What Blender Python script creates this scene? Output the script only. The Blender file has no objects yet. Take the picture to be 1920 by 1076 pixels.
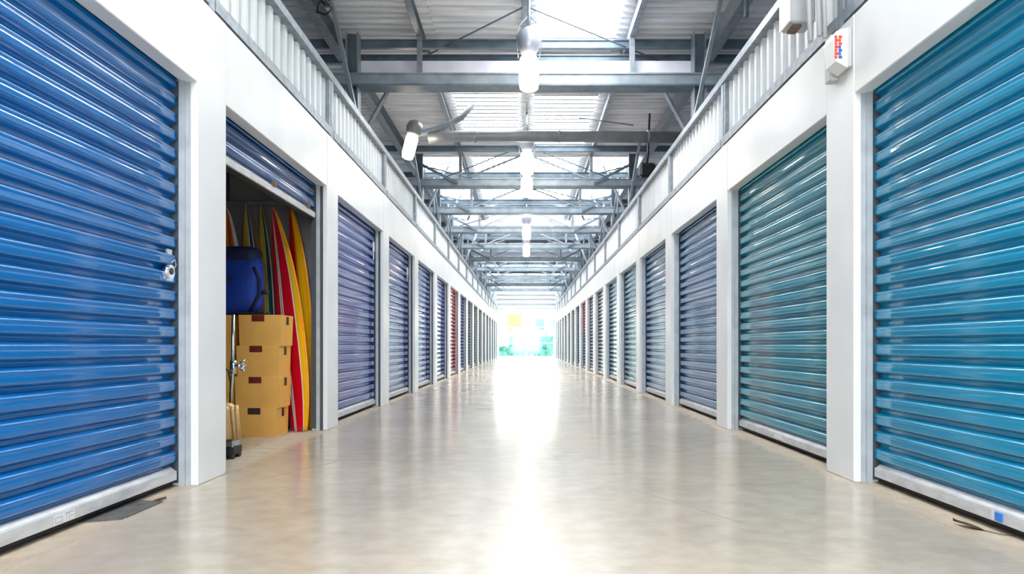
import bpy, math, random
from mathutils import Vector, Matrix
R = math.radians
random.seed(7)
S = bpy.context.scene
col = S.collection

# ------------------------------------------------------------------ camera, world, sun, exposure
F = 1368.0                       # focal length in pixels of the 1920 px frame
VX, VY = 986.0, 648.0            # vanishing point of the aisle
CH = 0.854                       # camera height
cd = bpy.data.cameras.new('camera'); cam = bpy.data.objects.new('camera', cd); col.objects.link(cam)
cam.location = (0, 0, CH); cam.rotation_euler = (R(90), 0, 0)
cd.sensor_width = 36; cd.lens = F / 1920 * 36
cd.shift_x = -(VX - 960) / 1920; cd.shift_y = (VY - 538) / 1920
cd.clip_start = .05; cd.clip_end = 400
S.camera = cam

w = bpy.data.worlds.new('sky'); S.world = w; w.use_nodes = True
wb = w.node_tree.nodes['Background']
wb.inputs[0].default_value = (.86, .94, 1.0, 1); wb.inputs[1].default_value = 10
sd = bpy.data.lights.new('sun', 'SUN'); sun = bpy.data.objects.new('sun', sd); col.objects.link(sun)
sd.energy = 4; sd.angle = R(2); sd.color = (1, .96, .9)
sun.rotation_euler = (R(32), R(28), 0)
S.view_settings.view_transform = 'Standard'; S.view_settings.look = 'None'
S.view_settings.gamma = 1; S.view_settings.use_curve_mapping = False
S.view_settings.exposure = 0.36
SKYLIGHT = 11.5                  # brightness of the daylit roof panels
LAMP = 14.0

# ------------------------------------------------------------------ helpers
def lin(c):
    return tuple(((v / 255) / 12.92 if v / 255 <= .04045 else ((v / 255 + .055) / 1.055) ** 2.4) for v in c) + (1,)

def nd(t, kind, **kw):
    n = t.nodes.new(kind)
    for k, v in kw.items(): setattr(n, k, v)
    return n

def mat(name, c, rough=.5, metal=0, c2=None, scale=6, stretch=(1, 1, 1), bump=0, bscale=40, rvar=0, spec=.5, coat=0, emit=0, detail=4, coat_ior=1.5):
    m = bpy.data.materials.new(name); m.use_nodes = True; t = m.node_tree
    p = t.nodes['Principled BSDF']
    p.inputs['Base Color'].default_value = lin(c); p.inputs['Roughness'].default_value = rough
    p.inputs['Metallic'].default_value = metal; p.inputs['Specular IOR Level'].default_value = spec
    p.inputs['Coat Weight'].default_value = coat; p.inputs['Coat Roughness'].default_value = .055; p.inputs['Coat IOR'].default_value = coat_ior
    if emit:
        p.inputs['Emission Color'].default_value = lin(c); p.inputs['Emission Strength'].default_value = emit
    if c2 or rvar or bump:
        tc = nd(t, 'ShaderNodeTexCoord'); mp = nd(t, 'ShaderNodeMapping'); mp.inputs['Scale'].default_value = stretch
        t.links.new(tc.outputs['Object'], mp.inputs[0])
        ns = nd(t, 'ShaderNodeTexNoise'); ns.inputs['Scale'].default_value = scale; ns.inputs['Detail'].default_value = detail
        t.links.new(mp.outputs[0], ns.inputs['Vector'])
        if c2:
            cr = nd(t, 'ShaderNodeValToRGB'); cr.color_ramp.elements[0].position = .35; cr.color_ramp.elements[1].position = .65
            cr.color_ramp.elements[0].color = lin(c); cr.color_ramp.elements[1].color = lin(c2)
            t.links.new(ns.outputs['Fac'], cr.inputs[0]); t.links.new(cr.outputs[0], p.inputs['Base Color'])
        if rvar:
            mr = nd(t, 'ShaderNodeMapRange'); mr.inputs[3].default_value = max(.02, rough - rvar); mr.inputs[4].default_value = rough + rvar
            t.links.new(ns.outputs['Fac'], mr.inputs[0]); t.links.new(mr.outputs[0], p.inputs['Roughness'])
        if bump:
            n2 = nd(t, 'ShaderNodeTexNoise'); n2.inputs['Scale'].default_value = bscale; n2.inputs['Detail'].default_value = 2
            t.links.new(mp.outputs[0], n2.inputs['Vector'])
            b = nd(t, 'ShaderNodeBump'); b.inputs['Strength'].default_value = bump; b.inputs['Distance'].default_value = .01
            t.links.new(n2.outputs['Fac'], b.inputs['Height']); t.links.new(b.outputs[0], p.inputs['Normal'])
    return m

def stripes(name, stops, half, rough=.15):
    """lengthwise coloured stripes across a board: stops = [(u 0..1, rgb)]"""
    m = bpy.data.materials.new(name); m.use_nodes = True; t = m.node_tree; p = t.nodes['Principled BSDF']
    p.inputs['Roughness'].default_value = rough; p.inputs['Coat Weight'].default_value = .4
    at = nd(t, 'ShaderNodeAttribute', attribute_name='across')
    cr = nd(t, 'ShaderNodeValToRGB'); cr.color_ramp.interpolation = 'CONSTANT'
    e = cr.color_ramp.elements
    e[0].position = stops[0][0]; e[0].color = lin(stops[0][1]); e[1].position = stops[1][0]; e[1].color = lin(stops[1][1])
    for s, c in stops[2:]:
        q = e.new(s); q.color = lin(c)
    t.links.new(at.outputs['Fac'], cr.inputs[0]); t.links.new(cr.outputs[0], p.inputs['Base Color'])
    return m

def glow(name, c, s):
    m = bpy.data.materials.new(name); m.use_nodes = True; t = m.node_tree; t.nodes.clear()
    o = nd(t, 'ShaderNodeOutputMaterial'); e = nd(t, 'ShaderNodeEmission')
    e.inputs[0].default_value = lin(c); e.inputs[1].default_value = s
    t.links.new(e.outputs[0], o.inputs[0]); return m

class MB:
    def __init__(s): s.v = []; s.f = []; s.sm = []
    def face(s, idx, smooth=False): s.f.append(idx); s.sm.append(smooth)
    def box(s, a, b, bev=0):
        (x0, y0, z0), (x1, y1, z1) = [(min(p, q)) for p, q in zip(a, b)], [(max(p, q)) for p, q in zip(a, b)]
        n = len(s.v)
        if bev <= 0:
            s.v += [(x0,y0,z0),(x1,y0,z0),(x1,y1,z0),(x0,y1,z0),(x0,y0,z1),(x1,y0,z1),(x1,y1,z1),(x0,y1,z1)]
            for q in ((3,2,1,0),(4,5,6,7),(0,1,5,4),(1,2,6,5),(2,3,7,6),(3,0,4,7)): s.face([n+i for i in q])
            return s
        # chamfered box: 24 vertices
        bev = min(bev, (x1-x0)*.49, (y1-y0)*.49, (z1-z0)*.49)
        X, Y, Z = (x0, x1), (y0, y1), (z0, z1)
        idx = {}
        for i in (0, 1):
            for j in (0, 1):
                for k in (0, 1):
                    sx, sy, sz = (1, -1)[i], (1, -1)[j], (1, -1)[k]
                    for ax in range(3):
                        idx[i,j,k,ax] = len(s.v)
                        s.v.append((X[i] + (0 if ax == 0 else sx*bev), Y[j] + (0 if ax == 1 else sy*bev), Z[k] + (0 if ax == 2 else sz*bev)))
        fs = []
        fs += [[idx[i,0,0,0],idx[i,1,0,0],idx[i,1,1,0],idx[i,0,1,0]] for i in (0,1)]
        fs += [[idx[0,j,0,1],idx[1,j,0,1],idx[1,j,1,1],idx[0,j,1,1]] for j in (0,1)]
        fs += [[idx[0,0,k,2],idx[1,0,k,2],idx[1,1,k,2],idx[0,1,k,2]] for k in (0,1)]
        for i in (0,1):
            for j in (0,1): fs.append([idx[i,j,0,0],idx[i,j,0,1],idx[i,j,1,1],idx[i,j,1,0]])
            for k in (0,1): fs.append([idx[i,0,k,0],idx[i,0,k,2],idx[i,1,k,2],idx[i,1,k,0]])
        for j in (0,1):
            for k in (0,1): fs.append([idx[0,j,k,1],idx[0,j,k,2],idx[1,j,k,2],idx[1,j,k,1]])
        for i in (0,1):
            for j in (0,1):
                for k in (0,1): fs.append([idx[i,j,k,0],idx[i,j,k,1],idx[i,j,k,2]])
        c = Vector(((x0+x1)/2,(y0+y1)/2,(z0+z1)/2))
        for q in fs:
            p = [Vector(s.v[i]) for i in q]; nn = (p[1]-p[0]).cross(p[2]-p[0])
            if nn.dot(sum(p, Vector())/len(p)-c) < 0: q = q[::-1]
            s.face(q)
        return s
    def prism(s, pts, axis, a, b, caps=True, smooth=False, closed=True):
        """profile pts (2D) swept along axis 'x','y' or 'z' from a to b"""
        n = len(s.v); k = len(pts)
        def put(p, t):
            return {'x': (t, p[0], p[1]), 'y': (p[0], t, p[1]), 'z': (p[0], p[1], t)}[axis]
        for t in (a, b): s.v += [put(p, t) for p in pts]
        for i in range(k if closed else k-1):
            j = (i+1) % k; s.face([n+i, n+j, n+k+j, n+k+i], smooth)
        if caps and closed: s.face([n+i for i in range(k)][::-1]); s.face([n+k+i for i in range(k)])
        return s
    def tube(s, path, r, seg=10, caps=True):
        path = [Vector(p) for p in path]; n0 = len(s.v); up = None
        rr = r if isinstance(r, (list, tuple)) else [r]*len(path)
        for i, p in enumerate(path):
            d = (path[min(i+1, len(path)-1)] - path[max(i-1, 0)]).normalized()
            if up is None:
                up = Vector((0,0,1)) if abs(d.z) < .9 else Vector((1,0,0))
            u = d.cross(up).normalized(); v = u.cross(d).normalized(); up = v
            for k in range(seg):
                a = 2*math.pi*k/seg; s.v.append(tuple(p + (u*math.cos(a) + v*math.sin(a))*rr[i]))
        for i in range(len(path)-1):
            for k in range(seg):
                a, b = n0+i*seg+k, n0+i*seg+(k+1) % seg
                s.face([a, b, b+seg, a+seg], True)
        if caps:
            s.face([n0+k for k in range(seg)][::-1]); m = n0+(len(path)-1)*seg; s.face([m+k for k in range(seg)])
        return s
    def lathe(s, prof, seg=20, c=(0,0,0)):
        n0 = len(s.v)
        for r, z in prof:
            for k in range(seg):
                a = 2*math.pi*k/seg; s.v.append((c[0]+r*math.cos(a), c[1]+r*math.sin(a), c[2]+z))
        for i in range(len(prof)-1):
            for k in range(seg):
                a, b = n0+i*seg+k, n0+i*seg+(k+1) % seg
                s.face([a, b, b+seg, a+seg], True)
        s.face([n0+k for k in range(seg)][::-1]); m = n0+(len(prof)-1)*seg; s.face([m+k for k in range(seg)])
        return s
    def bar(s, p, q, wx, wz):
        """rectangular bar between two points, wx wide sideways and wz deep"""
        p, q = Vector(p), Vector(q); d = (q-p).normalized()
        up = Vector((0,0,1)) if abs(d.z) < .95 else Vector((0,1,0))
        u = d.cross(up).normalized()*wx/2; v = u.cross(d).normalized()*wz/2
        n = len(s.v)
        for t in (p, q): s.v += [tuple(t-u-v), tuple(t+u-v), tuple(t+u+v), tuple(t-u+v)]
        for f in ((3,2,1,0),(4,5,6,7),(0,1,5,4),(1,2,6,5),(2,3,7,6),(3,0,4,7)): s.face([n+i for i in f])
        return s
    def mesh(s, name):
        m = bpy.data.meshes.new(name); m.from_pydata(s.v, [], s.f)
        for p, k in zip(m.polygons, s.sm): p.use_smooth = k
        m.validate(); m.update()
        return m
    def build(s, name, m, parent=None, loc=(0,0,0)):
        me = s.mesh(name); me.materials.append(m)
        return link(name, me, parent, loc)

def link(name, me, parent=None, loc=(0,0,0), m=None):
    o = bpy.data.objects.new(name, me); col.objects.link(o); o.location = loc
    if parent: o.parent = parent
    if m:
        if not me.materials: me.materials.append(m)
        o.material_slots[0].link = 'OBJECT'; o.material_slots[0].material = m
    return o

def tag(o, label=None, cat=None, group=None, kind=None):
    if label: o['label'] = label
    if cat: o['category'] = cat
    if group: o['group'] = group
    if kind: o['kind'] = kind
    return o

def empty(name, loc=(0,0,0), rz=0, **kw):
    o = bpy.data.objects.new(name, None); col.objects.link(o); o.location = loc; o.rotation_euler = (0,0,rz)
    o.empty_display_size = .1
    return tag(o, **kw)

# ------------------------------------------------------------------ materials
M = {}
M['white'] = mat('white_paint', (238, 240, 240), .32, c2=(230, 232, 233), scale=1.5, rvar=.08)
M['sheet'] = mat('white_sheet', (236, 240, 242), .4, c2=(222, 228, 232), scale=3)
M['galv'] = mat('galvanised', (150, 159, 167), .42, .3, c2=(128, 137, 145), scale=14, rvar=.12)
M['guide'] = mat('guide_metal', (188, 194, 199), .4, .2, c2=(170, 177, 183), scale=8)
M['seal'] = mat('dark_seal', (70, 74, 82), .6)
M['rubber'] = mat('black_rubber', (26, 25, 26), .8)
M['alu'] = mat('bar_aluminium', (215, 216, 218), .4, .15, c2=(192, 192, 194), scale=7, stretch=(1, 1, 4))
M['steel'] = mat('painted_steel', (154, 164, 172), .4, .1, c2=(132, 144, 154), scale=5, rvar=.1)
M['steel_dark'] = mat('dark_steel', (108, 126, 140), .42, .1, c2=(88, 104, 118), scale=5)
M['tie'] = mat('pale_beam', (232, 232, 242), .5, c2=(218, 220, 234), scale=4)
M['deck'] = mat('roof_deck', (250, 251, 253), .35, 0, c2=(206, 212, 220), scale=1.6, stretch=(.5, 5, 1), rvar=.12)
M['chrome'] = mat('chrome', (210, 214, 220), .15, 1)
M['black'] = mat('black_plastic', (28, 29, 33), .45)
M['skylight'] = glow('daylit_panel', (250, 253, 255), SKYLIGHT)
M['lamp'] = glow('lamp_glow', (255, 240, 215), LAMP)
M['unit'] = mat('unit_partition', (138, 140, 146), .6, c2=(124, 126, 132), scale=3)

def floor_material():
    m = bpy.data.materials.new('polished_concrete'); m.use_nodes = True; t = m.node_tree; p = t.nodes['Principled BSDF']
    tc = nd(t, 'ShaderNodeTexCoord')
    def noise(scale, stretch, detail=6, rough=.6):
        mp = nd(t, 'ShaderNodeMapping'); mp.inputs['Scale'].default_value = stretch; t.links.new(tc.outputs['Object'], mp.inputs[0])
        n = nd(t, 'ShaderNodeTexNoise'); n.inputs['Scale'].default_value = scale; n.inputs['Detail'].default_value = detail; n.inputs['Roughness'].default_value = rough
        t.links.new(mp.outputs[0], n.inputs['Vector']); return n.outputs['Fac']
    def ramp(fac, a, b, pa=.35, pb=.65):
        cr = nd(t, 'ShaderNodeValToRGB'); e = cr.color_ramp.elements
        e[0].position = pa; e[1].position = pb; e[0].color = a; e[1].color = b
        t.links.new(fac, cr.inputs[0]); return cr.outputs[0]
    def mix(f, a, b, mode='MIX'):
        n = nd(t, 'ShaderNodeMix', data_type='RGBA', blend_type=mode)
        if isinstance(f, float): n.inputs[0].default_value = f
        else: t.links.new(f, n.inputs[0])
        for s, v in ((6, a), (7, b)):
            if isinstance(v, tuple): n.inputs[s].default_value = v
            else: t.links.new(v, n.inputs[s])
        return n.outputs[2]
    base = ramp(noise(.55, (1, 1, 1), 5), lin((181, 168, 151)), lin((203, 192, 176)), .3, .7)
    mot = ramp(noise(7, (1, 1.1, 1), 6, .6), lin((222, 219, 215)), (1, 1, 1, 1), .22, .78)
    c = mix(1.0, base, mot, 'MULTIPLY')
    warm = ramp(noise(.35, (1.2, .6, 1), 3), (0, 0, 0, 1), (1, 1, 1, 1), .5, .78)
    c = mix(warm, c, lin((198, 172, 142)))
    # tan unpolished strip along both foot lines of the walls
    sp = nd(t, 'ShaderNodeSeparateXYZ'); t.links.new(tc.outputs['Object'], sp.inputs[0])
    ab = nd(t, 'ShaderNodeMath', operation='ABSOLUTE'); t.links.new(sp.outputs[0], ab.inputs[0])
    wob = nd(t, 'ShaderNodeMath', operation='MULTIPLY_ADD'); t.links.new(noise(5, (1, 1, 1)), wob.inputs[0]); wob.inputs[1].default_value = .12
    t.links.new(ab.outputs[0], wob.inputs[2])
    mr = nd(t, 'ShaderNodeMapRange'); mr.inputs[1].default_value = 2.0; mr.inputs[2].default_value = 2.16; t.links.new(wob.outputs[0], mr.inputs[0])
    m2_ = nd(t, 'ShaderNodeMapRange'); m2_.inputs[1].default_value = 2.32; m2_.inputs[2].default_value = 2.42; m2_.inputs[3].default_value = 1; m2_.inputs[4].default_value = 0; t.links.new(wob.outputs[0], m2_.inputs[0])
    mm = nd(t, 'ShaderNodeMath', operation='MULTIPLY'); t.links.new(mr.outputs[0], mm.inputs[0]); t.links.new(m2_.outputs[0], mm.inputs[1]); mr = mm
    c = mix(mr.outputs[0], c, ramp(noise(9, (1, 1, 1)), lin((182, 164, 143)), lin((204, 191, 172))))
    t.links.new(c, p.inputs['Base Color'])
    rr = nd(t, 'ShaderNodeMapRange'); rr.inputs[3].default_value = .13; rr.inputs[4].default_value = .24
    t.links.new(noise(3, (1, 1, 1), 2, .5), rr.inputs[0])
    ra = nd(t, 'ShaderNodeMath', operation='MULTIPLY_ADD'); t.links.new(mr.outputs[0], ra.inputs[0]); ra.inputs[1].default_value = .35; t.links.new(rr.outputs[0], ra.inputs[2])
    t.links.new(ra.outputs[0], p.inputs['Roughness'])
    p.inputs['Specular IOR Level'].default_value = .45
    
    return m
M['floor'] = floor_material()

# ------------------------------------------------------------------ layout of the two rows of units
Y0, Y1 = -9.0, 51.3
SIDE = {   # side: wall face distance, first pillar centre, pitch, head of opening, top of fascia
    'left':  dict(s=-1, W=2.00, p0=4.66, dp=2.90, lin=2.46, top=3.00),
    'right': dict(s=1,  W=2.05, p0=4.77, dp=2.87, lin=2.43, top=2.93),
}
PW = .42                          # pillar width
NP = 17                           # pillars in view on each side
RAIL = 3.67
ROOF = 5.55
OUT = 5.7

# ------------------------------------------------------------------ floor, outer shell
tag(MB().box((-OUT, Y0, -.15), (OUT, Y1, 0)).build('floor', M['floor']), kind='structure')
M['joint'] = mat('joint_filler', (132, 124, 114), .6)
fl = bpy.data.objects['floor']
MB().box((-1.95, 5.46, .0002), (-.55, 5.466, .0008)).build('joint_line', M['joint'], fl)
MB().bar((-1.75, 4.55, .0005), (-1.35, 5.46, .0005), .004, .0006).build('joint_line', M['joint'], fl)
MB().bar((1.1, 3.4, .0005), (.65, 4.3, .0005), .003, .0006).build('joint_line', M['joint'], fl)
M['shell'] = mat('outer_shell', (176, 182, 188), .5, c2=(160, 166, 172), scale=2)

# ------------------------------------------------------------------ side walls: pillars, head panels, parapet
def corr(p0, p1, pitch, depth, flat=.55):
    """trapezoid corrugation as (along, depth) points"""
    pts = []; n = max(1, round((p1-p0)/pitch)); q = (p1-p0)/n
    for i in range(n):
        a = p0+i*q
        pts += [(a, 0), (a+q*flat*.9, 0), (a+q*(flat*.9+.10), depth), (a+q*.9, depth)]
    pts.append((p1, 0))
    return pts

for side, P in SIDE.items():
    s, W = P['s'], P['W']
    X = lambda d, s=s, W=W: s*(W+d)
    wall = tag(empty('wall_'+side, (s*W, 0, 0)), kind='structure')
    off = (-s*W, 0, 0)
    ys = [P['p0']+P['dp']*k for k in range(-2, NP)]
    posts = ys
    for i, yc in enumerate(ys):
        y0, y1 = yc-PW/2, yc+PW/2
        if i == 0: y0 = Y0
        MB().box((X(0), y0, 0), (X(.16), y1, P['top']), .006).build('pillar', M['white'], wall, off)
        if i+1 < len(ys):
            n0, n1 = y1, ys[i+1]-PW/2
            if i == 0:
                MB().box((X(.02), n0, 0), (X(.15), n1, P['lin'])).build('blank_panel', M['white'], wall, off)
            MB().box((X(.003), n0, P['lin']), (X(.10), n1, P['top']), .005).build('head_panel', M['white'], wall, off)
        # parapet post
        MB().box((X(.005), yc-.05, P['top']), (X(.11), yc+.05, RAIL), .006).build('parapet_post', M['galv'], wall, off)
        if i+1 < len(ys):
            a, b = yc+.05, ys[i+1]-.05
            z0 = P['top']
            MB().prism([(X(.0), z0+.015), (X(.0), z0+.095), (X(.05), z0+.095), (X(.05), z0+.10), (X(.10), z0+.10), (X(.10), z0+.015)], 'y', a, b).build('bottom_rail', M['galv'], wall, off)
            pr = corr(a, b, .175, .035)
            m = MB(); n = len(pr)
            m.v = [(X(.085-d), y, z0+.09) for y, d in pr] + [(X(.085-d), y, RAIL-.07) for y, d in pr]
            for k in range(n-1): m.face([k, k+1, n+k+1, n+k])
            m.build('corrugated_sheet', M['sheet'], wall, off)
            MB().box((X(.01), b-.045, z0+.1), (X(.05), b, RAIL-.07)).build('sheet_stop', M['galv'], wall, off)
            MB().box((X(-.004), a-.05, RAIL-.085), (X(.10), b+.05, RAIL), .006).build('top_rail', M['galv'], wall, off)
    # unit ceiling and outer wall
    MB().box((X(.17), Y0, P['top']-.08), (s*OUT, Y1, P['top']-.02)).build('unit_ceiling', M['shell'], wall, off)
    MB().box((s*OUT, Y0, 0), (s*(OUT+.15), Y1, ROOF+.1)).build('outer_wall', M['shell'], wall, off)

# ------------------------------------------------------------------ roof
ceil = tag(empty('ceiling', (0, 0, 0)), kind='structure')
SKY = {(.15, 1.35): [(-7, -3.5), (-1.5, 2.4), (6.8, 11.05), (13.6, 16.9), (18, 20.3), (21.3, 24), (25.5, 30), (32.5, 36.5), (39, 43), (45.5, 50.5)],  # spans over and behind the camera are unseen, added to light the aisle
       (-1.35, -.15): [(-7, -3.5), (-1.5, 2.4), (12.8, 15.8), (18, 20.3), (21.3, 24), (25.5, 30), (32.5, 36.5), (39, 43), (45.5, 50.5)],
       (1.65, 2.65): [(18, 20.3), (21.3, 24), (25.5, 30), (32.5, 36.5), (39, 43), (45.5, 50.5)],
       (-2.65, -1.65): [(18, 20.3), (21.3, 24), (25.5, 30), (32.5, 36.5), (39, 43), (45.5, 50.5)]}
def deck(x0, x1, y0, y1, name='roof_sheet'):
    pr = corr(y0, y1, .185, .035, .5); m = MB(); n = len(pr)
    m.v = [(x0, y, ROOF-d) for y, d in pr] + [(x1, y, ROOF-d) for y, d in pr]
    for k in range(n-1): m.face([k, n+k, n+k+1, k+1])
    m.build(name, M['deck'], ceil)
deck(-OUT, -2.65, Y0, Y1); deck(2.65, OUT, Y0, Y1); deck(-.15, .15, Y0, Y1); deck(-1.65, -1.35, Y0, Y1); deck(1.35, 1.65, Y0, Y1)
for (xa, xb), spans in SKY.items():
    prev = Y0
    for a, b in spans:
        if a > prev: deck(xa, xb, prev, a)
        MB().box((xa, a, ROOF-.012), (xb, b, ROOF)).build('skylight_panel', M['skylight'], ceil)
        k = max(1, round((b-a)/(.95 if a < 12 else .23)))
        for j in range(k+1):
            yy = a+(b-a)*j/k
            bw = .012 if a < 12 else .034
            MB().box((xa, yy-bw, ROOF-.035), (xb, yy+bw, ROOF-.013)).build('skylight_bar', M['sheet'] if a < 12 else M['steel'], ceil)
        prev = b
    if prev < Y1: deck(xa, xb, prev, Y1)
MB().box((-OUT-.15, Y0, ROOF+.04), (OUT+.15, Y1, ROOF+.14)).build('roof_cover', M['shell'], ceil)

# long purlins running down the aisle
def cpurlin(x, z0, z1, w):
    MB().prism([(x-w/2, z0), (x+w/2, z0), (x+w/2, z0+.012), (x-w/2+.012, z0+.012), (x-w/2+.012, z1-.012), (x+w/2, z1-.012), (x+w/2, z1), (x-w/2, z1)], 'y', Y0, Y1).build('purlin', M['galv'], ceil)
for x in (-4.3, -1.55, 1.55, 4.3): cpurlin(x, ROOF-.20, ROOF-.04, .08)
for x in (-2.8, 2.8): cpurlin(x, ROOF-.34, ROOF-.10, .14)
cpurlin(0, ROOF-.17, ROOF-.04, .11)
# cross frames
def ibeam(yc, z0, h, w, x0, x1, m, name='beam'):
    t = .02
    MB().prism([(yc-w/2, z0), (yc+w/2, z0), (yc+w/2, z0+t), (yc+t/2, z0+t), (yc+t/2, z0+h-t), (yc+w/2, z0+h-t), (yc+w/2, z0+h), (yc-w/2, z0+h), (yc-w/2, z0+h-t), (yc-t/2, z0+h-t), (yc-t/2, z0+t), (yc-w/2, z0+t)], 'x', x0, x1).build(name, m, ceil)
FR = [3.6, 10.65, 17.3, 20.8, 24.3, 28.2, 32.4, 36.6, 41.0, 46.0, 50.2]
for i, y in enumerate(FR):
    big = i in (0, 1, 2, 3)
    MB().box((-OUT, y-.15, 4.60), (OUT, y+.15, 4.625)).build('beam_flange', M['steel_dark'], ceil)
    MB().box((-OUT, y-.13, 4.625), (OUT, y-.11, 4.765)).build('beam_web', M['steel'], ceil)
    MB().box((-OUT, y+.11, 4.625), (OUT, y+.13, 4.765)).build('beam_web', M['steel'], ceil)
    MB().box((-OUT, y-.15, 4.765), (OUT, y+.15, 4.785)).build('beam_flange', M['steel'], ceil)
    if i in (1, 4, 6): MB().box((-2.6, y+.10, 4.86), (2.6, y+.16, 5.05)).build('tie_beam', M['tie'], ceil)
    for sx in (-1, 1):
        xc = sx*2.52
        MB().box((xc-.09, y-.10, 2.9), (xc-.075, y+.10, 5.4)).build('column_flange', M['steel'], ceil)
        MB().box((xc+.075, y-.10, 2.9), (xc+.09, y+.10, 5.4)).build('column_flange', M['steel'], ceil)
        MB().box((xc-.075, y-.01, 2.9), (xc+.075, y+.01, 5.4)).build('column_web', M['steel_dark'], ceil)
        MB().bar((xc, y+.14, 3.75), (sx*1.95, y+.95, ROOF-.2), .05, .05).build('brace', M['steel'], ceil)
        MB().bar((xc-sx*.12, y-.18, 4.0), (xc-sx*.02, y-1.35, ROOF-.2), .05, .05).build('brace', M['steel'], ceil)
        MB().box((sx*1.55-.035, y-.04, 4.785), (sx*1.55+.035, y+.04, ROOF-.2)).build('strut', M['galv'], ceil)
        if i != 1: MB().bar((sx*1.5, y, 4.80), (sx*.1, y+.02, ROOF-.18), .035, .035).build('strut', M['steel'], ceil)
        if i != 1: MB().bar((sx*2.45, y-.2, 5.1), (sx*1.6, y-.2, 4.66), .05, .06).build('brace', M['steel_dark'], ceil)
# cross purlins under the deck
for k, yy in enumerate((3.0, 5.5, 8.2, 10.78, 11.22, 16.5, 18.8, 20.2, 22.3, 23.4, 26.3, 27.2, 29.6, 31.2, 33.5, 35.1, 37.7, 39.5, 42.4, 44.3, 47.1, 48.8)):
    ibeam(yy, ROOF-.36+(.05 if k % 2 else 0), .13, .07, -OUT, OUT, M['steel_dark'], 'cross_purlin')
# tie rods and shallow diagonals under the roof
for a, b in [((.04, 9.7, 5.35), (2.28, 11.35, 5.2)), ((-.04, 9.7, 5.35), (-1.45, 11.0, 5.25)),
             ((1.0, 13.6, 5.1), (1.9, 12.9, 4.75)), ((-.3, 16.6, 5.3), (-1.9, 17.1, 4.8)), ((.3, 16.6, 5.3), (1.9, 17.1, 4.8)),
             ((.04, 20.3, 5.3), (2.2, 20.7, 4.85)), ((-.04, 23.2, 5.3), (-2.2, 24.1, 4.8)), ((.5, 28, 5.3), (2.1, 28, 4.8)), ((-.5, 28, 5.3), (-2.1, 28, 4.8))]:
    MB().tube([a, b], .012, 6).build('tie_rod', M['steel_dark'], ceil)
for ya, yb in zip(FR[2:], FR[3:]):
    for sx in (-1, 1):
        MB().tube([(sx*2.4, ya+.2, 5.15), (sx*.2, yb-.2, 5.25)], .014, 6).build('tie_rod', M['steel_dark'], ceil)
        MB().tube([(sx*2.4, (ya+yb)/2, 3.9), (sx*2.4, (ya+yb)/2, 5.3)], .022, 8).build('drop_pipe', M['steel'], ceil)
        MB().bar((sx*2.1, (ya+yb)/2-.3, 4.9), (sx*.9, (ya+yb)/2+.2, 5.25), .04, .05).build('brace', M['steel'], ceil)

# ------------------------------------------------------------------ end walls
wf = tag(empty('wall_far', (0, Y1, 0)), kind='structure')
for x0, x1, z0, z1 in ((-OUT, -2.0, 0, ROOF), (2.05, OUT, 0, ROOF), (-2.0, 2.05, 3.42, ROOF)):
    MB().box((x0, 0, z0), (x1, .12, z1)).build('end_panel', M['white'], wf)
for z in (3.42, 3.75, 4.1, 4.4):
    MB().box((-2.0, -.06, z), (2.05, 0, z+.06)).build('girt', M['guide'], wf)
wk = tag(empty('wall_back', (0, Y0, 0)), kind='structure')
for x0, x1, z0, z1 in ((-OUT, -2.0, 0, ROOF), (2.05, OUT, 0, ROOF), (-2.0, 2.05, 3.6, ROOF)):
    MB().box((x0, -.12, z0), (x1, 0, z1)).build('end_panel', M['white'], wk)

# ------------------------------------------------------------------ roller shutters
PITCH = .108
def slat_profile(n=24):
    key = [(0, 0), (.16, 0), (.21, .12), (.28, .75), (.33, .96), (.38, 1.0), (.60, 1.0), (.64, .95), (.68, .95), (.72, 1.0), (.80, 1.0), (.85, .95), (.90, .7), (.96, .12), (1, 0)]
    pts = []
    for i in range(n+1):
        u = i/n
        for (a, va), (b, vb) in zip(key, key[1:]):
            if a <= u <= b+1e-9:
                t = (u-a)/(b-a); t = t*t*(3-2*t) if abs(va-vb) > .15 else t
                pts.append((u*PITCH, va+(vb-va)*t)); break
    return pts
def slat_mesh(length, count=1, n=25, depth=.038):
    m = MB()
    for c in range(count):
        pr = slat_profile(n); n0 = len(m.v); k = len(pr)
        m.v += [(d*depth, -length/2, c*PITCH+z) for z, d in pr] + [(d*depth, length/2, c*PITCH+z) for z, d in pr]
        for i in range(k-1): m.face([n0+i, n0+k+i, n0+k+i+1, n0+i+1], True)
    return m.mesh('slat')
def door_paint(name, c, rough=.38):
    c2 = tuple(max(0, int(v*.9)) for v in c)
    return mat(name, c, rough, 0, c2=c2, scale=1.2, stretch=(1, .6, 5), bump=.02, bscale=2, rvar=.05, spec=.12, coat=1.0, coat_ior=1.62)
PAINT = {
    'blue': door_paint('blue_paint', (0, 110, 186)), 'deep': door_paint('deep_blue_paint', (0, 82, 152)),
    'slate': door_paint('slate_blue_paint', (4, 72, 172)), 'teal': door_paint('teal_blue_paint', (0, 144, 188)),
    'sea': door_paint('sea_teal_paint', (0, 146, 170)), 'steelblue': door_paint('steel_blue_paint', (0, 104, 166)),
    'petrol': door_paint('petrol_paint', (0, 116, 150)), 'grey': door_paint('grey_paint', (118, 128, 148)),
    'red': door_paint('red_paint', (212, 28, 62)), 'greyteal': door_paint('grey_teal_paint', (92, 136, 150)),
}
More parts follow.
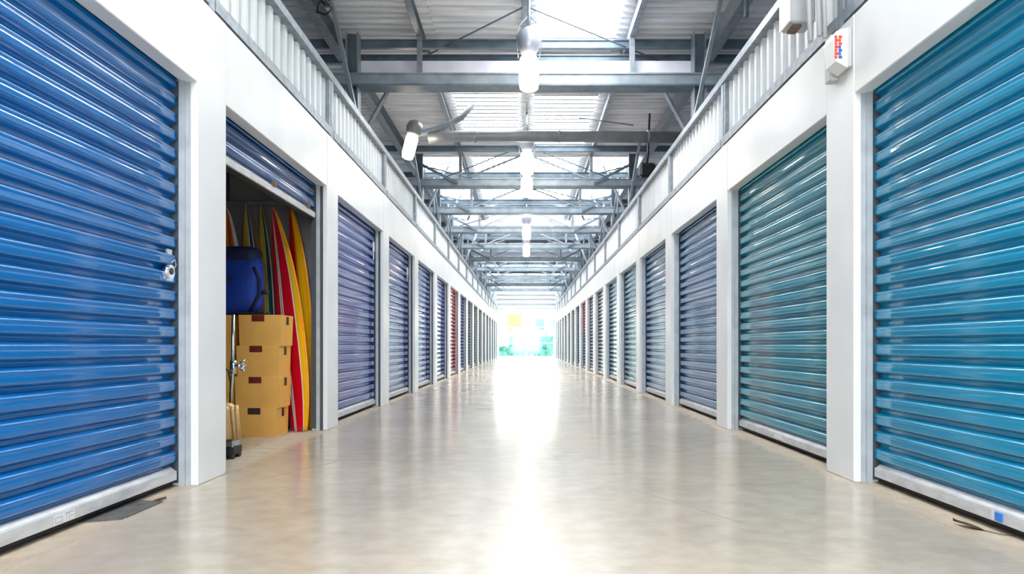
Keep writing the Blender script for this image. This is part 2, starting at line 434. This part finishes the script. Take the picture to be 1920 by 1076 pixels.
for p, v in SIDE.items():
    L = v['dp']-PW-.02
    v['slat'] = slat_mesh(L-.03); v['curtain'] = slat_mesh(L-.03, 22, 16); v['half'] = slat_mesh(L-.03, 11, 16)
    g = MB().box((.0, -.0, .0), (.035, .028, v['lin'])); v['guide_me'] = g.mesh('guide_rail')
    v['seal_me'] = MB().box((.035, 0, 0), (.062, .006, v['lin'])).mesh('seal_strip')
    v['edge_me'] = MB().box((-.004, -.007, .02), (.044, .007, v['lin'])).mesh('edge_seal')
    b = MB().prism([(-.012, .045), (.045, .045), (.045, .098), (.030, .103), (.012, .122), (-.012, .122)], 'y', -L/2+.03, L/2-.03)
    v['bar_me'] = b.mesh('bottom_bar')
    v['rub_me'] = MB().prism([(-.006, .018), (.02, .018), (.026, .045), (-.006, .045)], 'y', -L/2+.03, L/2-.03).mesh('rubber_seal')

def shutter(side, i, paint, label, lift=0, paint2=None, group=None):
    v = SIDE[side]; s = v['s']; L = v['dp']-PW-.02
    yc = v['p0']+v['dp']*(i-1.5)                      # unit i lies between pillar i-1 and pillar i (1-based)
    root = empty('roller_shutter', (s*(v['W']+.155), yc, 0), 0 if s < 0 else math.pi, label=label, cat='roller shutter', group=group)
    m = PAINT[paint]
    if i <= 5:
        n = 22 if not lift else 5
        for k in range(n):
            z = .118+lift+k*PITCH
            if z > v['lin']+.02: continue
            link('slat', v['slat'], root, (0, 0, z), PAINT[paint2] if paint2 and k < 11 else m)
    elif paint2:
        tag(link('curtain', v['half'], root, (0, 0, .118), PAINT[paint2]), kind='stuff')
        tag(link('curtain', v['half'], root, (0, 0, .118+11*PITCH), m), kind='stuff')
    else:
        tag(link('curtain', v['curtain'], root, (0, 0, .118), m), kind='stuff')
    bb = link('bottom_bar', v['bar_me'], root, (0, 0, lift), M['alu'])
    link('rubber_seal', v['rub_me'], bb, (0, 0, 0), M['rubber'])
    for sg in (-1, 1):
        g = link('guide_rail', v['guide_me'], root, (.05, sg*(L/2+.01), 0), M['guide']); 
        q = link('seal_strip', v['seal_me'], g, (0, 0, 0), M['seal'] if side == 'left' and i > 1 else M['guide'])
        if sg > 0: g.scale = (1, -1, 1)
        link('edge_seal', v['edge_me'], root, (0, sg*(L/2+.002), 0), M['seal'])
    return root

ORD = ['', 'first', 'second', 'third', 'fourth', 'fifth', 'sixth', 'seventh', 'eighth', 'ninth', 'tenth', 'eleventh', 'twelfth']
D = {}
D['left', 1] = shutter('left', 1, 'blue', 'large bright blue roller shutter with a padlocked latch, before the surfboard unit')
D['left', 2] = shutter('left', 2, 'deep', 'rolled-up dark blue roller shutter hanging above the surfboards and boxes', lift=2.09)
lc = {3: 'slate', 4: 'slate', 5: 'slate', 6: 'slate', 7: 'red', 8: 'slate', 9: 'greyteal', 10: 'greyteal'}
for i in range(3, 18):
    if i == 7: lb = 'red roller shutter in the row of the open surfboard unit'
    elif i < 7: lb = f'slate blue roller shutter, {ORD[i-2]} one past the open surfboard unit'
    else: lb = f'small distant grey-blue shutter, {ORD[i-7]} past the red shutter, surfboard side' 
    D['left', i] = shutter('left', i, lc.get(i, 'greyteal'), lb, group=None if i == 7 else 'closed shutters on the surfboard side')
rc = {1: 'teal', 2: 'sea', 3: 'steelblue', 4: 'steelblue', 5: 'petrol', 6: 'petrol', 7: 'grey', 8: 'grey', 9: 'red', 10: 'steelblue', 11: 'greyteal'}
for i in range(1, 18):
    if i == 1: lb = 'large bright teal-blue roller shutter with a blue tag on its bottom bar'
    elif i == 2: lb = 'sea-teal roller shutter between the two nearest white pillars facing the surfboards'
    elif i == 9: lb = 'half red, half teal roller shutter far down the teal row'
    elif i < 9: lb = f'{ {3:"blue-teal",4:"blue-teal",5:"petrol",6:"petrol",7:"grey",8:"grey"}[i] } roller shutter, {ORD[i]} along the teal row'
    else: lb = f'small distant blue-grey shutter, {ORD[i-9]} past the half red one in the teal row'
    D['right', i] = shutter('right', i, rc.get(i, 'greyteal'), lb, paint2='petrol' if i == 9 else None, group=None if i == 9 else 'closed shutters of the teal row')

# latch with lock on the bright blue shutter
d1 = D['left', 1]
la = MB().box((.024, 1.10, 1.345), (.036, 1.165, 1.43), .003).box((.024, 1.12, 1.30), (.03, 1.23, 1.335), .002).build('latch', M['chrome'], d1)
pl = MB().tube([(.024, 1.10, 1.29), (.062, 1.10, 1.29)], .042, 16).box((.026, 1.06, 1.235), (.052, 1.15, 1.29), .006).build('padlock', M['chrome'], d1)
MB().tube([(.062, 1.10, 1.293), (.066, 1.10, 1.293)], .02, 12).build('keyhole', M['black'], pl)
MB().tube([(.03, 1.15, 1.345), (.045, 1.17, 1.37), (.045, 1.185, 1.34), (.03, 1.185, 1.31)], .006, 8).build('shackle', M['chrome'], pl)
M['print'] = mat('faint_print', (150, 158, 176), .5)
M['sticker'] = mat('clear_sticker', (228, 228, 230), .3)
st = MB().box((.0452, .05, .05), (.0458, .20, .094)).build('sticker', M['sticker'], bpy.data.objects[[c.name for c in d1.children if c.name.startswith('bottom_bar')][0]])
for a_, b_, c_, e_ in ((.06, .11, .055, .058), (.06, .11, .078, .081), (.06, .063, .055, .081), (.108, .111, .055, .081), (.13, .19, .084, .088), (.14, .143, .058, .084), (.16, .163, .052, .084), (.17, .19, .066, .069)):
    MB().box((.0459, a_, c_), (.0463, b_, e_)).build('print_line', M['print'], d1)
# small clips under the bar of the raised shutter, and a tag on the third left shutter
d2 = D['left', 2]
M['brown'] = mat('worn_brown', (112, 92, 78), .6)
for y in (.0, .95): MB().box((.03, y-.03, 2.09+.095), (.065, y+.03, 2.09+.14), .008).build('clip', M['brown'], d2)
for (sd_, i, y, z) in (('left', 3, 1.13, 2.25), ('left', 4, 1.13, 2.2)):
    t_ = MB().box((.03, y-.04, z-.09), (.045, y+.05, z+.05), .006).box((.03, y-.01, z-.2), (.04, y+.03, z-.09), .004).build('latch', M['sticker'], D[sd_, i])
M['bluetag'] = mat('blue_tag', (40, 128, 214), .4)
rb = [c for c in D['right', 1].children if c.name.startswith('bottom_bar')][0]
# in the right row local +x faces the aisle and local +y points back to the camera
tg = MB().box((.0455, -.02, .052), (.052, .035, .095), .003).build('tag', M['bluetag'], rb)
MB().box((.0453, -.05, .05), (.0458, -.022, .096)).build('sticker', M['sticker'], rb)
rb2 = [c for c in D['right', 2].children if c.name.startswith('bottom_bar')][0]
MB().box((.0455, -.12, .055), (.05, .06, .092), .002).build('tag', M['sticker'], rb2)

# ------------------------------------------------------------------ the open unit's interior
u = tag(empty('wall_unit', (-2.3, 6.1, 0)), kind='structure')
uo = (2.3, -6.1, 0)
MB().box((-OUT, 7.72, 0), (-2.165, 7.80, 2.92)).build('partition', M['unit'], u, uo)
MB().box((-OUT, 4.55, 0), (-2.165, 4.63, 2.92)).build('partition', M['unit'], u, uo)
MB().box((-4.6, 4.63, 0), (-4.5, 7.72, 2.92)).build('partition', M['unit'], u, uo)
MB().box((-4.5, 7.66, 2.33), (-2.17, 7.72, 2.37)).build('ledge', M['galv'], u, uo)
MB().box((-3.20, 7.69, 2.38), (-3.12, 7.72, 2.9)).build('upright', M['seal'], u, uo)
MB().box((-3.13, 7.69, 2.38), (-2.18, 7.715, 2.9)).build('upper_panel', M['unit'], u, uo)

# ------------------------------------------------------------------ cardboard boxes
M['card'] = mat('cardboard', (238, 184, 96), .6, c2=(226, 170, 84), scale=4)
M['card2'] = mat('cardboard_lid', (242, 194, 110), .6)
M['tape'] = mat('brown_red_tape', (124, 42, 24), .45, c2=(98, 30, 20), scale=20)
M['slot'] = mat('dark_slot', (52, 38, 32), .5)
def carton(x0, x1, y0, y1, z0, h, label, tape, grp, slot=True):
    cx, cy = (x0+x1)/2, (y0+y1)/2
    o = empty('cardboard_box', (cx, cy, z0), label=label, cat='box', group=grp)
    hx, hy = (x1-x0)/2, (y1-y0)/2
    m = MB(); t = .97
    m.v = [(sx*hx*t, sy*hy*t, 0) for sx, sy in ((-1,-1),(1,-1),(1,1),(-1,1))] + [(sx*hx, sy*hy, h-.004) for sx, sy in ((-1,-1),(1,-1),(1,1),(-1,1))]
    for q in ((3,2,1,0),(4,5,6,7),(0,1,5,4),(1,2,6,5),(2,3,7,6),(3,0,4,7)): m.face(q)
    m.build('body', M['card'], o)
    MB().box((-hx, -hy, h-.004), (-.002, hy, h)).build('flap', M['card2'], o)
    MB().box((.002, -hy, h-.004), (hx, hy, h)).build('flap', M['card2'], o)
    tx = -.02
    MB().box((tx-.06, -hy-.002, h-.062), (tx+.06, -hy+.004, h-.001), .001).build('tape', M['tape'] if tape else M['slot'], o)
    MB().box((hx-.006, -.03, h-.09), (hx+.004, .03, h-.012), .002).build('handle_clip', M['slot'], o)
    return o
zz = 0; hs = [.268, .293, .293, .29]
nm = ['bottom', 'third from the top', 'second from the top', 'topmost']
xs = [(-2.735, -2.345), (-2.742, -2.32), (-2.725, -2.322), (-2.705, -2.30)]
for k in range(4):
    carton(xs[k][0], xs[k][1], 6.87, 7.21, zz, hs[k], f'tan cardboard box beside the surfboards, {nm[k]} of its stack', k > 0, 'boxes stacked in the open unit')
    carton(-3.17, -2.765, 6.92, 7.25, zz, hs[k], f'tan cardboard box mostly hidden behind the pillar, {nm[k]} of its stack', k > 0, 'boxes stacked in the open unit')
    zz += hs[k]
ZB = zz

# ------------------------------------------------------------------ surfboards
def px(x, y, Y): return Vector(((x-VX)/F*Y, Y, CH+(VY-y)/F*Y))
def surfboard(label, tip, base, width, yaw, mt, thick=.045, name='surfboard', fin=True):
    tip, base = Vector(tip), Vector(base); L = (tip-base).length
    NL, NC = 36, 18
    verts, faces, across = [], [], []
    for i in range(NL+1):
        t = i/NL                                             # 0 tail, 1 nose
        wv = (math.sin(math.pi*min(1, .11+.89*t)**.92))**.62 if t < 1 else 0
        wv = max(wv, .0) * width/2
        if i == NL: wv = .004
        th = thick*max(.12, math.sin(math.pi*(.06+.9*t))**.5)
        rock = -.10*max(0, t-.62)**2/.1444*0.55 - .03*max(0, .25-t)**2/.0625
        for k in range(NC):
            a = 2*math.pi*k/NC
            ca, sa = math.cos(a), math.sin(a)
            x = wv*math.copysign(abs(ca)**.75, ca); y = th/2*math.copysign(abs(sa)**.8, sa)
            verts.append((x, y+rock, t*L)); across.append(.5+.5*x/max(wv, .004))
    for i in range(NL):
        for k in range(NC):
            a, b = i*NC+k, i*NC+(k+1) % NC
            faces.append((a, b, b+NC, a+NC))
    faces.append(tuple(range(NC))[::-1]); faces.append(tuple(NL*NC+k for k in range(NC)))
    me = bpy.data.meshes.new(name); me.from_pydata(verts, [], faces); me.materials.append(mt)
    for p in me.polygons: p.use_smooth = True
    at = me.attributes.new('across', 'FLOAT', 'POINT')
    for i, v in enumerate(across): at.data[i].value = v
    root = empty(name, base, label=label, cat='surfboard', group='surfboards leaning in the open unit')
    z = (tip-base).normalized(); xh = Vector((math.cos(yaw), -math.sin(yaw), 0)); y = z.cross(xh).normalized(); xx = y.cross(z)
    root.rotation_euler = Matrix((xx, y, z)).transposed().to_euler()
    link('deck', me, root)
    f = MB(); f.v = [(-.004, thick*.4, .14), (-.004, thick*.4, .30), (-.004, thick*.4+.045, .12), (.004, thick*.4, .14), (.004, thick*.4, .30), (.004, thick*.4+.045, .12)]
    for q in ((0,2,1),(3,4,5),(0,1,4,3),(1,2,5,4),(2,0,3,5)): f.face(q)
    if fin: f.build('fin', M['black'], root)
    return root
RED, YEL, WHT, TEA, BRN, ORG, GRN, NAV = (226, 14, 40), (250, 196, 24), (244, 240, 236), (12, 112, 128), (128, 104, 92), (240, 104, 20), (190, 200, 90), (30, 44, 78)
m1 = stripes('board_orange', [(0, WHT), (.16, ORG), (.34, YEL), (.46, (226, 70, 20)), (.62, ORG), (.8, WHT)], .2)
m2 = stripes('board_yellow_teal', [(0, (232, 200, 70)), (.50, WHT), (.55, TEA), (.73, WHT), (.78, BRN)], .2)
m3 = stripes('board_yellow_green', [(0, (242, 208, 56)), (.50, (214, 218, 130)), (.56, TEA), (.68, (30, 70, 90)), (.74, WHT), (.80, BRN)], .2)
m4 = stripes('board_red', [(0, RED), (.26, WHT), (.30, (170, 160, 165)), (.34, WHT), (.38, RED), (.76, WHT), (.80, YEL), (.95, (238, 150, 20))], .2)
m5 = stripes('board_red_yellow', [(0, (214, 30, 20)), (.46, ORG), (.56, YEL), (.86, (244, 172, 20))], .2)
m6 = stripes('board_navy', [(0, WHT), (.08, NAV), (.9, WHT), (.97, NAV)], .2)
fl_ = lambda x, Y: (((x-VX)/F*Y), Y, .0)
yw = R(32)
surfboard('orange surfboard with white edges, its tip showing just beside the pillar', px(433, 393, 7.6), fl_(440, 7.52), .34, R(20), m1)
surfboard('yellow surfboard with one teal stripe, left of the other yellow one', px(470, 380, 7.6), fl_(482, 7.5), .40, yw, m2)
surfboard('yellow-green surfboard with a dark teal stripe beside the red surfboard', px(498, 385, 7.65), fl_(513, 7.57), .36, yw, m3)
surfboard('red surfboard with white stripes and yellow edge, standing in front', px(520, 390, 7.42), fl_(566, 7.30), .40, yw, m4)
surfboard('orange and yellow surfboard half hidden behind the red one', px(553, 387, 7.64), fl_(578, 7.56), .32, yw, m5)
surfboard('short dark navy board with white edge, low between boxes and red surfboard', px(549, 610, 7.60), fl_(555, 7.53), .17, R(3), m6, thick=.035, fin=False)

# ------------------------------------------------------------------ blue bag on the boxes
M['bag'] = mat('blue_fabric', (10, 66, 176), .6, c2=(6, 54, 150), scale=6, bump=.3, bscale=30)
M['bagdark'] = mat('navy_fabric', (16, 30, 82), .65, c2=(12, 24, 66), scale=6)
bag = empty('duffel_bag', (-2.80, 7.07, ZB), label='blue fabric bag with dark top flap lying on the cardboard boxes', cat='bag')
def pillow(name, c, h, m, parent, power=.5, seg=20, rings=12):
    mb = MB()
    for i in range(rings+1):
        ph = -math.pi/2+math.pi*i/rings
        for k in range(seg):
            a = 2*math.pi*k/seg
            f = lambda q: math.copysign(abs(q)**power, q)
            mb.v.append((c[0]+h[0]*f(math.cos(ph))*f(math.cos(a)), c[1]+h[1]*f(math.cos(ph))*f(math.sin(a)), c[2]+h[2]*f(math.sin(ph))))
    for i in range(rings):
        for k in range(seg):
            a, b = i*seg+k, i*seg+(k+1) % seg
            mb.face([a, b, b+seg, a+seg], True)
    return mb.build(name, m, parent)
pillow('body', (0, 0, .315), (.25, .13, .315), M['bag'], bag, .5)
pillow('top_flap', (0, -.002, .585), (.232, .136, .082), M['bagdark'], bag, .55)
MB().tube([(-.17, -.135, .33), (-.14, -.17, .345), (-.02, -.17, .35), (.0, -.135, .345)], .014, 8).build('handle', M['black'], bag)
MB().box((-.12, -.175, .338), (-.03, -.165, .36), .003).build('handle_grip', M['tape'], bag)
MB().tube([(.20, -.10, .46), (.255, -.09, .34), (.25, -.09, .20), (.16, -.10, .03)], .02, 8).build('side_strap', M['bagdark'], bag)
MB().tube([(.245, -.06, .215), (.30, -.07, .225), (.335, -.07, .225)], .022, 10).build('side_buckle', M['black'], bag)
MB().box((.05, -.15, .0), (.33, .02, .035), .012).build('base_pad', M['black'], bag)

# ------------------------------------------------------------------ upright vacuum cleaner in the doorway
M['cream'] = mat('cream_plastic', (216, 178, 116), .3, c2=(198, 158, 98), scale=3, coat=.4)
vc = empty('vacuum_cleaner', (-2.285, 5.56, 0), label='cream upright vacuum cleaner with chrome pole, half hidden behind the pillar', cat='vacuum cleaner')
pillow('body', (-.02, .0, .27), (.105, .08, .16), M['cream'], vc, .7)
for a in (-.05, 0, .05):
    MB().tube([(.085-abs(a)*.3, a-.02, .40), (.10-abs(a)*.3, a-.03, .30), (.095, a-.02, .15)], .012, 8).build('trim_band', M['cream'], vc)
MB().box((-.12, -.10, .02), (.09, .10, .11), .02).build('foot', M['black'], vc)
MB().box((.03, -.105, .09), (.098, .02, .15), .012).build('foot_cover', M['chrome'], vc)
for y in (-.06, .06): MB().tube([(.04, y, .025), (.085, y, .025)], .025, 12).build('wheel', M['black'], vc)
MB().tube([(.03, 0, .40), (.05, 0, .65), (.055, 0, 1.09)], .012, 10).build('pole', M['chrome'], vc)
hk = MB().tube([(.055, 0, .70), (.12, -.01, .70)], .014, 10).tube([(.055, 0, .64), (.055, 0, .74)], .024, 12).build('cord_hook', M['chrome'], vc)
for k in range(5):
    a = 2*math.pi*k/5
    MB().tube([(.135, -.01, .70), (.135, -.01+.034*math.cos(a), .70+.034*math.sin(a))], .007, 6).tube([(.135, -.01+.03*math.cos(a), .70+.03*math.sin(a)), (.135, -.01+.048*math.cos(a), .70+.048*math.sin(a))], .010, 6).build('hook_spoke', M['chrome'], hk)
MB().tube([(.0, -.01, .68), (.025, -.015, .66), (.04, -.015, .58), (.035, -.01, .42)], .006, 6).build('cord', M['black'], vc)

# ------------------------------------------------------------------ lamps down the aisle
M['hood'] = mat('lamp_hood', (176, 180, 196), .35, .4)
lamp_lab = ['largest glowing pendant lamp hanging before the big cross beam', 'glowing pendant lamp, second along the aisle, above the dark beam',
            'glowing pendant lamp, third along the aisle, at the dark beam', 'small glowing pendant lamp, fourth along the aisle', 'smallest glowing pendant lamp, fifth along the aisle']
def pendant(y, label, z=4.18):
    o = empty('pendant_lamp', (.04 if y < 12 else .02, y, z), label=label, cat='lamp', group='pendant lamps down the aisle')
    MB().lathe([(.09, 0), (.118, .02), (.13, .10), (.13, .36), (.11, .42), (.06, .44)], 20).build('lens', M['lamp'], o)
    MB().lathe([(.05, .435), (.09, .45), (.135, .55), (.155, .66), (.14, .74), (.07, .80), (.04, .82)], 20).build('hood', M['hood'], o)
    MB().tube([(0, 0, .81), (0, 0, ROOF-.17-z)], .018, 10).build('stem', M['galv'], o)
    for sx in (-1, 1): MB().tube([(sx*.14, 0, .42), (sx*.165, 0, .60), (sx*.13, 0, .84), (0, 0, .98)], .008, 6).build('bracket', M['galv'], o)
    return o
for y, lb in zip((9.5, 14.2, 16.3, 22.9, 27.2), lamp_lab): pendant(y, lb)

# pipe with angled floodlight over the open unit
M['pipe'] = mat('grey_pipe', (150, 152, 156), .4, .2, c2=(136, 138, 142), scale=6)
pp = empty('roof_pipe', (0, 13.1, 4.59), label='thick grey pipe spanning the aisle below the roof sheets', cat='pipe')
MB().tube([(-1.75, 0, -.02), (-1.4, 0, .02), (-.9, 0, .03), (2.9, 0, .0)], .10, 18).build('main_tube', M['pipe'], pp)
MB().tube([(-2.12, .0, .02), (-1.8, 0, .10), (-1.45, 0, .20), (-1.15, 0, .36), (-.95, 0, .60)], .055, 12).build('branch_tube', M['steel'], pp)
for x in (-.9, .6, 2.2): MB().tube([(x-.02, 0, .02), (x+.02, 0, .02)], .112, 18).build('pipe_collar', M['galv'], pp)
fd = empty('floodlight', (-2.08, 12.9, 4.25), label='glowing tube-shaped floodlight above the white railing near the grey pipe', cat='lamp')
fd.rotation_euler = (0, R(14), 0)
MB().lathe([(.06, -.10), (.095, -.08), (.11, .0), (.11, .28), (.09, .33)], 18).build('lens', M['lamp'], fd)
MB().lathe([(.09, .33), (.13, .36), (.15, .46), (.12, .56), (.05, .60)], 18).build('housing', M['pipe'], fd)

# ------------------------------------------------------------------ boxes and cables on the right fascia
M['ebox'] = mat('grey_box', (196, 198, 200), .45, c2=(182, 184, 188), scale=3)
eb = empty('control_box', (1.93, 5.25, 3.14), label='plain grey electrical box hung on the white railing above the siren box', cat='electrical box')
MB().box((-.06, -.10, 0), (.118, .10, .42), .012).build('housing', M['ebox'], eb)
MB().box((-.072, -.105, -.0), (-.06, .105, .42), .005).build('cover', M['white'], eb)
MB().box((-.03, -.06, -.02), (.03, .06, 0)).build('cable_gland', M['brown'], eb)
sb = empty('siren_box', (2.05, 4.67, 2.60), label='white alarm siren box with red and blue print on the fascia', cat='alarm box')
MB().box((-.06, .10, -.01), (-.002, .19, .29), .006).build('back_plate', M['ebox'], sb)
m = MB(); pts = [(-.03, .0), (-.105, .04), (-.12, .18), (-.10, .23), (-.03, .25)]
m.prism([(x, z) for x, z in pts], 'y', -.09, .06); m.build('housing', M['white'], sb)
MB().box((-.03, -.10, .0), (-.002, .07, .26), .01).build('base', M['ebox'], sb)
M['pr_red'] = mat('red_print', (222, 70, 48), .5); M['pr_blue'] = mat('blue_print', (58, 84, 170), .5)
for k in range(7):                                   # worn columns of small red and blue print on the face and the front edge
    z = .20-k*.021
    for q, (x, w_, c) in enumerate(((-.112, .022, 'pr_red'), (-.088, .022, 'pr_blue' if k > 2 else 'pr_red'))):
        MB().box((x, -.0925, z-.018), (x+w_*(.7+.3*((k*3+q) % 2)), -.0895, z)).build('print_mark', M[c], sb)
cb = empty('conduit', (1.99, 4.85, 2.92), label='pale conduit pipes rising from the alarm siren box', cat='conduit')
for x, y in ((-.03, .02), (.02, .05), (-.06, .10)):
    MB().tube([(x, y, .0), (x-.01, y, .3), (x-.005, y+.02, .8), (x, y+.02, 1.5)], .016, 8).build('pipe', M['ebox'], cb)
jb = empty('junction_box', (2.36, 14.2, 4.12), label='black box fixed under the roof above the teal row railing', cat='junction box')
MB().box((-.16, -.1, 0), (.16, .1, .28), .05).build('housing', M['black'], jb)
MB().tube([(0, 0, .28), (.02, 0, .5), (.05, 0, 1.25)], .02, 8).build('stem', M['black'], jb)
cc = empty('cable_loop', (-2.16, 7.95, 4.5), label='black looped cable hanging under the roof above the open unit', cat='cable')
MB().tube([(-.35, 0, .75), (-.2, 0, .35), (-.02, 0, .1), (.05, 0, .02), (-.02, 0, -.04), (-.12, .02, .0), (-.1, .02, .1), (.02, .02, .12)], .014, 8).build('cord', M['black'], cc)
MB().tube([(-.12, 0, .22), (.0, 0, .06)], .035, 10).build('connector', M['black'], cc)
hs_ = empty('hanging_sensor', (2.75, 9.1, 4.95), label='small dark sensor rod hanging from the roof above the railing', cat='sensor')
MB().lathe([(.02, 0), (.03, .02), (.03, .3), (.015, .33), (.012, .42)], 12).build('probe', M['steel_dark'], hs_)

# ------------------------------------------------------------------ litter at the shutters
M['leaf'] = mat('dry_leaf', (96, 68, 36), .8, c2=(66, 44, 24), scale=30)
M['plate'] = mat('dark_floor_plate', (104, 102, 100), .6, c2=(84, 82, 80), scale=14)
m = MB(); m.prism([(-2.16, 3.50), (-1.98, 3.58), (-1.98, 3.98), (-2.16, 4.02)], 'z', 0.0005, .006)
tag(m.build('floor_plate', M['plate']), 'dark grey thin plate on the floor under the bright blue shutter', 'floor plate')
def leaf(loc, rz, label, sc=1, extra=0):
    o = empty('dry_leaf', loc, rz, label=label, cat='leaf')
    mb = MB(); k = 7
    for i in range(k):
        t = i/(k-1); wv = .022*math.sin(math.pi*min(.98, t+.03))
        mb.v += [(t*.10*sc, -wv*sc, .004+.014*t*t*sc), (t*.10*sc, 0, .002+.008*t*sc), (t*.10*sc, wv*sc, .006+.016*t*sc)]
    for i in range(k-1):
        for j in (0, 1): a = i*3+j; mb.face([a, a+1, a+4, a+3])
    mb.build('blade', M['leaf'], o)
    MB().tube([(0, 0, .003), (-.05*sc, .006, .004), (-.09*sc, -.01, .006)], .002, 5).build('stalk', M['leaf'], o)
    return o
leaf((-2.03, 3.95, .001), R(60), 'small curled dry leaf on the floor before the bright blue shutter', .9)
leaf((2.11, 3.36, .001), R(115), 'dry brown leaf under the bottom bar with the blue tag', 1.5)

# ------------------------------------------------------------------ outside the far end
M['pave'] = mat('outdoor_paving', (214, 212, 206), .7)
tag(MB().box((-40, Y1, -.2), (40, 130, -.01)).build('ground_outside', M['pave']), kind='structure')
tag(MB().box((-40, -40, -.2), (40, Y0, -.01)).build('ground_behind', M['pave']), kind='structure')
gm = bpy.data.materials.new('gate_glass'); gm.use_nodes = True; t = gm.node_tree; t.nodes.clear()
o_ = nd(t, 'ShaderNodeOutputMaterial'); tr = nd(t, 'ShaderNodeBsdfTransparent'); gl = nd(t, 'ShaderNodeBsdfGlossy'); mx = nd(t, 'ShaderNodeMixShader')
tr.inputs[0].default_value = (.78, .97, .94, 1); gl.inputs['Roughness'].default_value = .05; mx.inputs[0].default_value = .06
t.links.new(tr.outputs[0], mx.inputs[1]); t.links.new(gl.outputs[0], mx.inputs[2]); t.links.new(mx.outputs[0], o_.inputs[0])
gate = empty('glass_gate', (.02, Y1+.3, 0), label='glazed double gate with white frame closing the far end of the aisle', cat='gate')
for sx in (-1, 1):
    lf = MB().box((sx*.015, -.03, .03), (sx*.07, .03, 2.2)).box((sx*1.93, -.03, .03), (sx*1.99, .03, 2.2)).box((sx*.07, -.03, .03), (sx*1.93, .03, .11)).box((sx*.07, -.03, 2.12), (sx*1.93, .03, 2.2)).box((sx*.07, -.03, 1.02), (sx*1.93, .03, 1.07)).build('leaf_frame', M['white'], gate)
    for z0, z1 in ((.11, 1.02), (1.07, 2.12)): MB().box((sx*.07, -.006, z0), (sx*1.93, .006, z1)).build('pane', gm, lf)
M['hedge'] = mat('hedge_leaves', (58, 100, 88), .6, c2=(74, 116, 102), scale=3)
def hedge(loc, sx, sz, label):
    o = empty('hedge', loc, label=label, cat='hedge')
    m = MB()
    for k in range(700):
        c = Vector((random.uniform(-sx, sx), random.uniform(-.4, .4), random.uniform(.05, sz)*random.uniform(.75, 1)))
        a, b = random.uniform(0, 6.28), random.uniform(-1, 1); r = random.uniform(.10, .2)
        uu = Vector((math.cos(a), math.sin(a), b)).normalized()*r; vv = uu.cross(Vector((b, .4, 1))).normalized()*r*.6
        n = len(m.v); m.v += [tuple(c-uu), tuple(c+vv), tuple(c+uu), tuple(c-vv)]; m.face([n, n+1, n+2, n+3])
    tag(m.build('foliage', M['hedge'], o), kind='stuff')
    MB().box((-sx, -.3, 0), (sx, .3, sz*.8)).build('core', M['hedge'], o)
    return o
hedge((-.2, 60, 0), 2.3, .95, 'low green hedge seen through the glass gate')
hedge((1.0, 72, 0), 2.6, 2.2, 'tall green hedge behind the low hedge beyond the gate')
M['facade'] = mat('pale_facade', (244, 232, 216), .8); M['orange'] = mat('pale_orange', (150, 82, 48), .8); M['pane'] = mat('far_window', (50, 74, 84), .2)
bd = empty('building', (0, 95, 0), label='pale building with an orange panel far beyond the gate', cat='building')
MB().box((-14, 0, 0), (14, 6, 9)).build('wall', M['facade'], bd)
MB().box((-2.4, -.06, 2.6), (-.6, 0, 5.0)).build('panel', M['orange'], bd)
for x in (-5, 1.2, 3.4): 
    f = MB().box((x, -.08, 2.8), (x+1.3, 0, 4.4)).build('window', M['facade'], bd)
    MB().box((x+.1, -.1, 2.9), (x+1.2, -.08, 4.3)).build('pane', M['pane'], f)
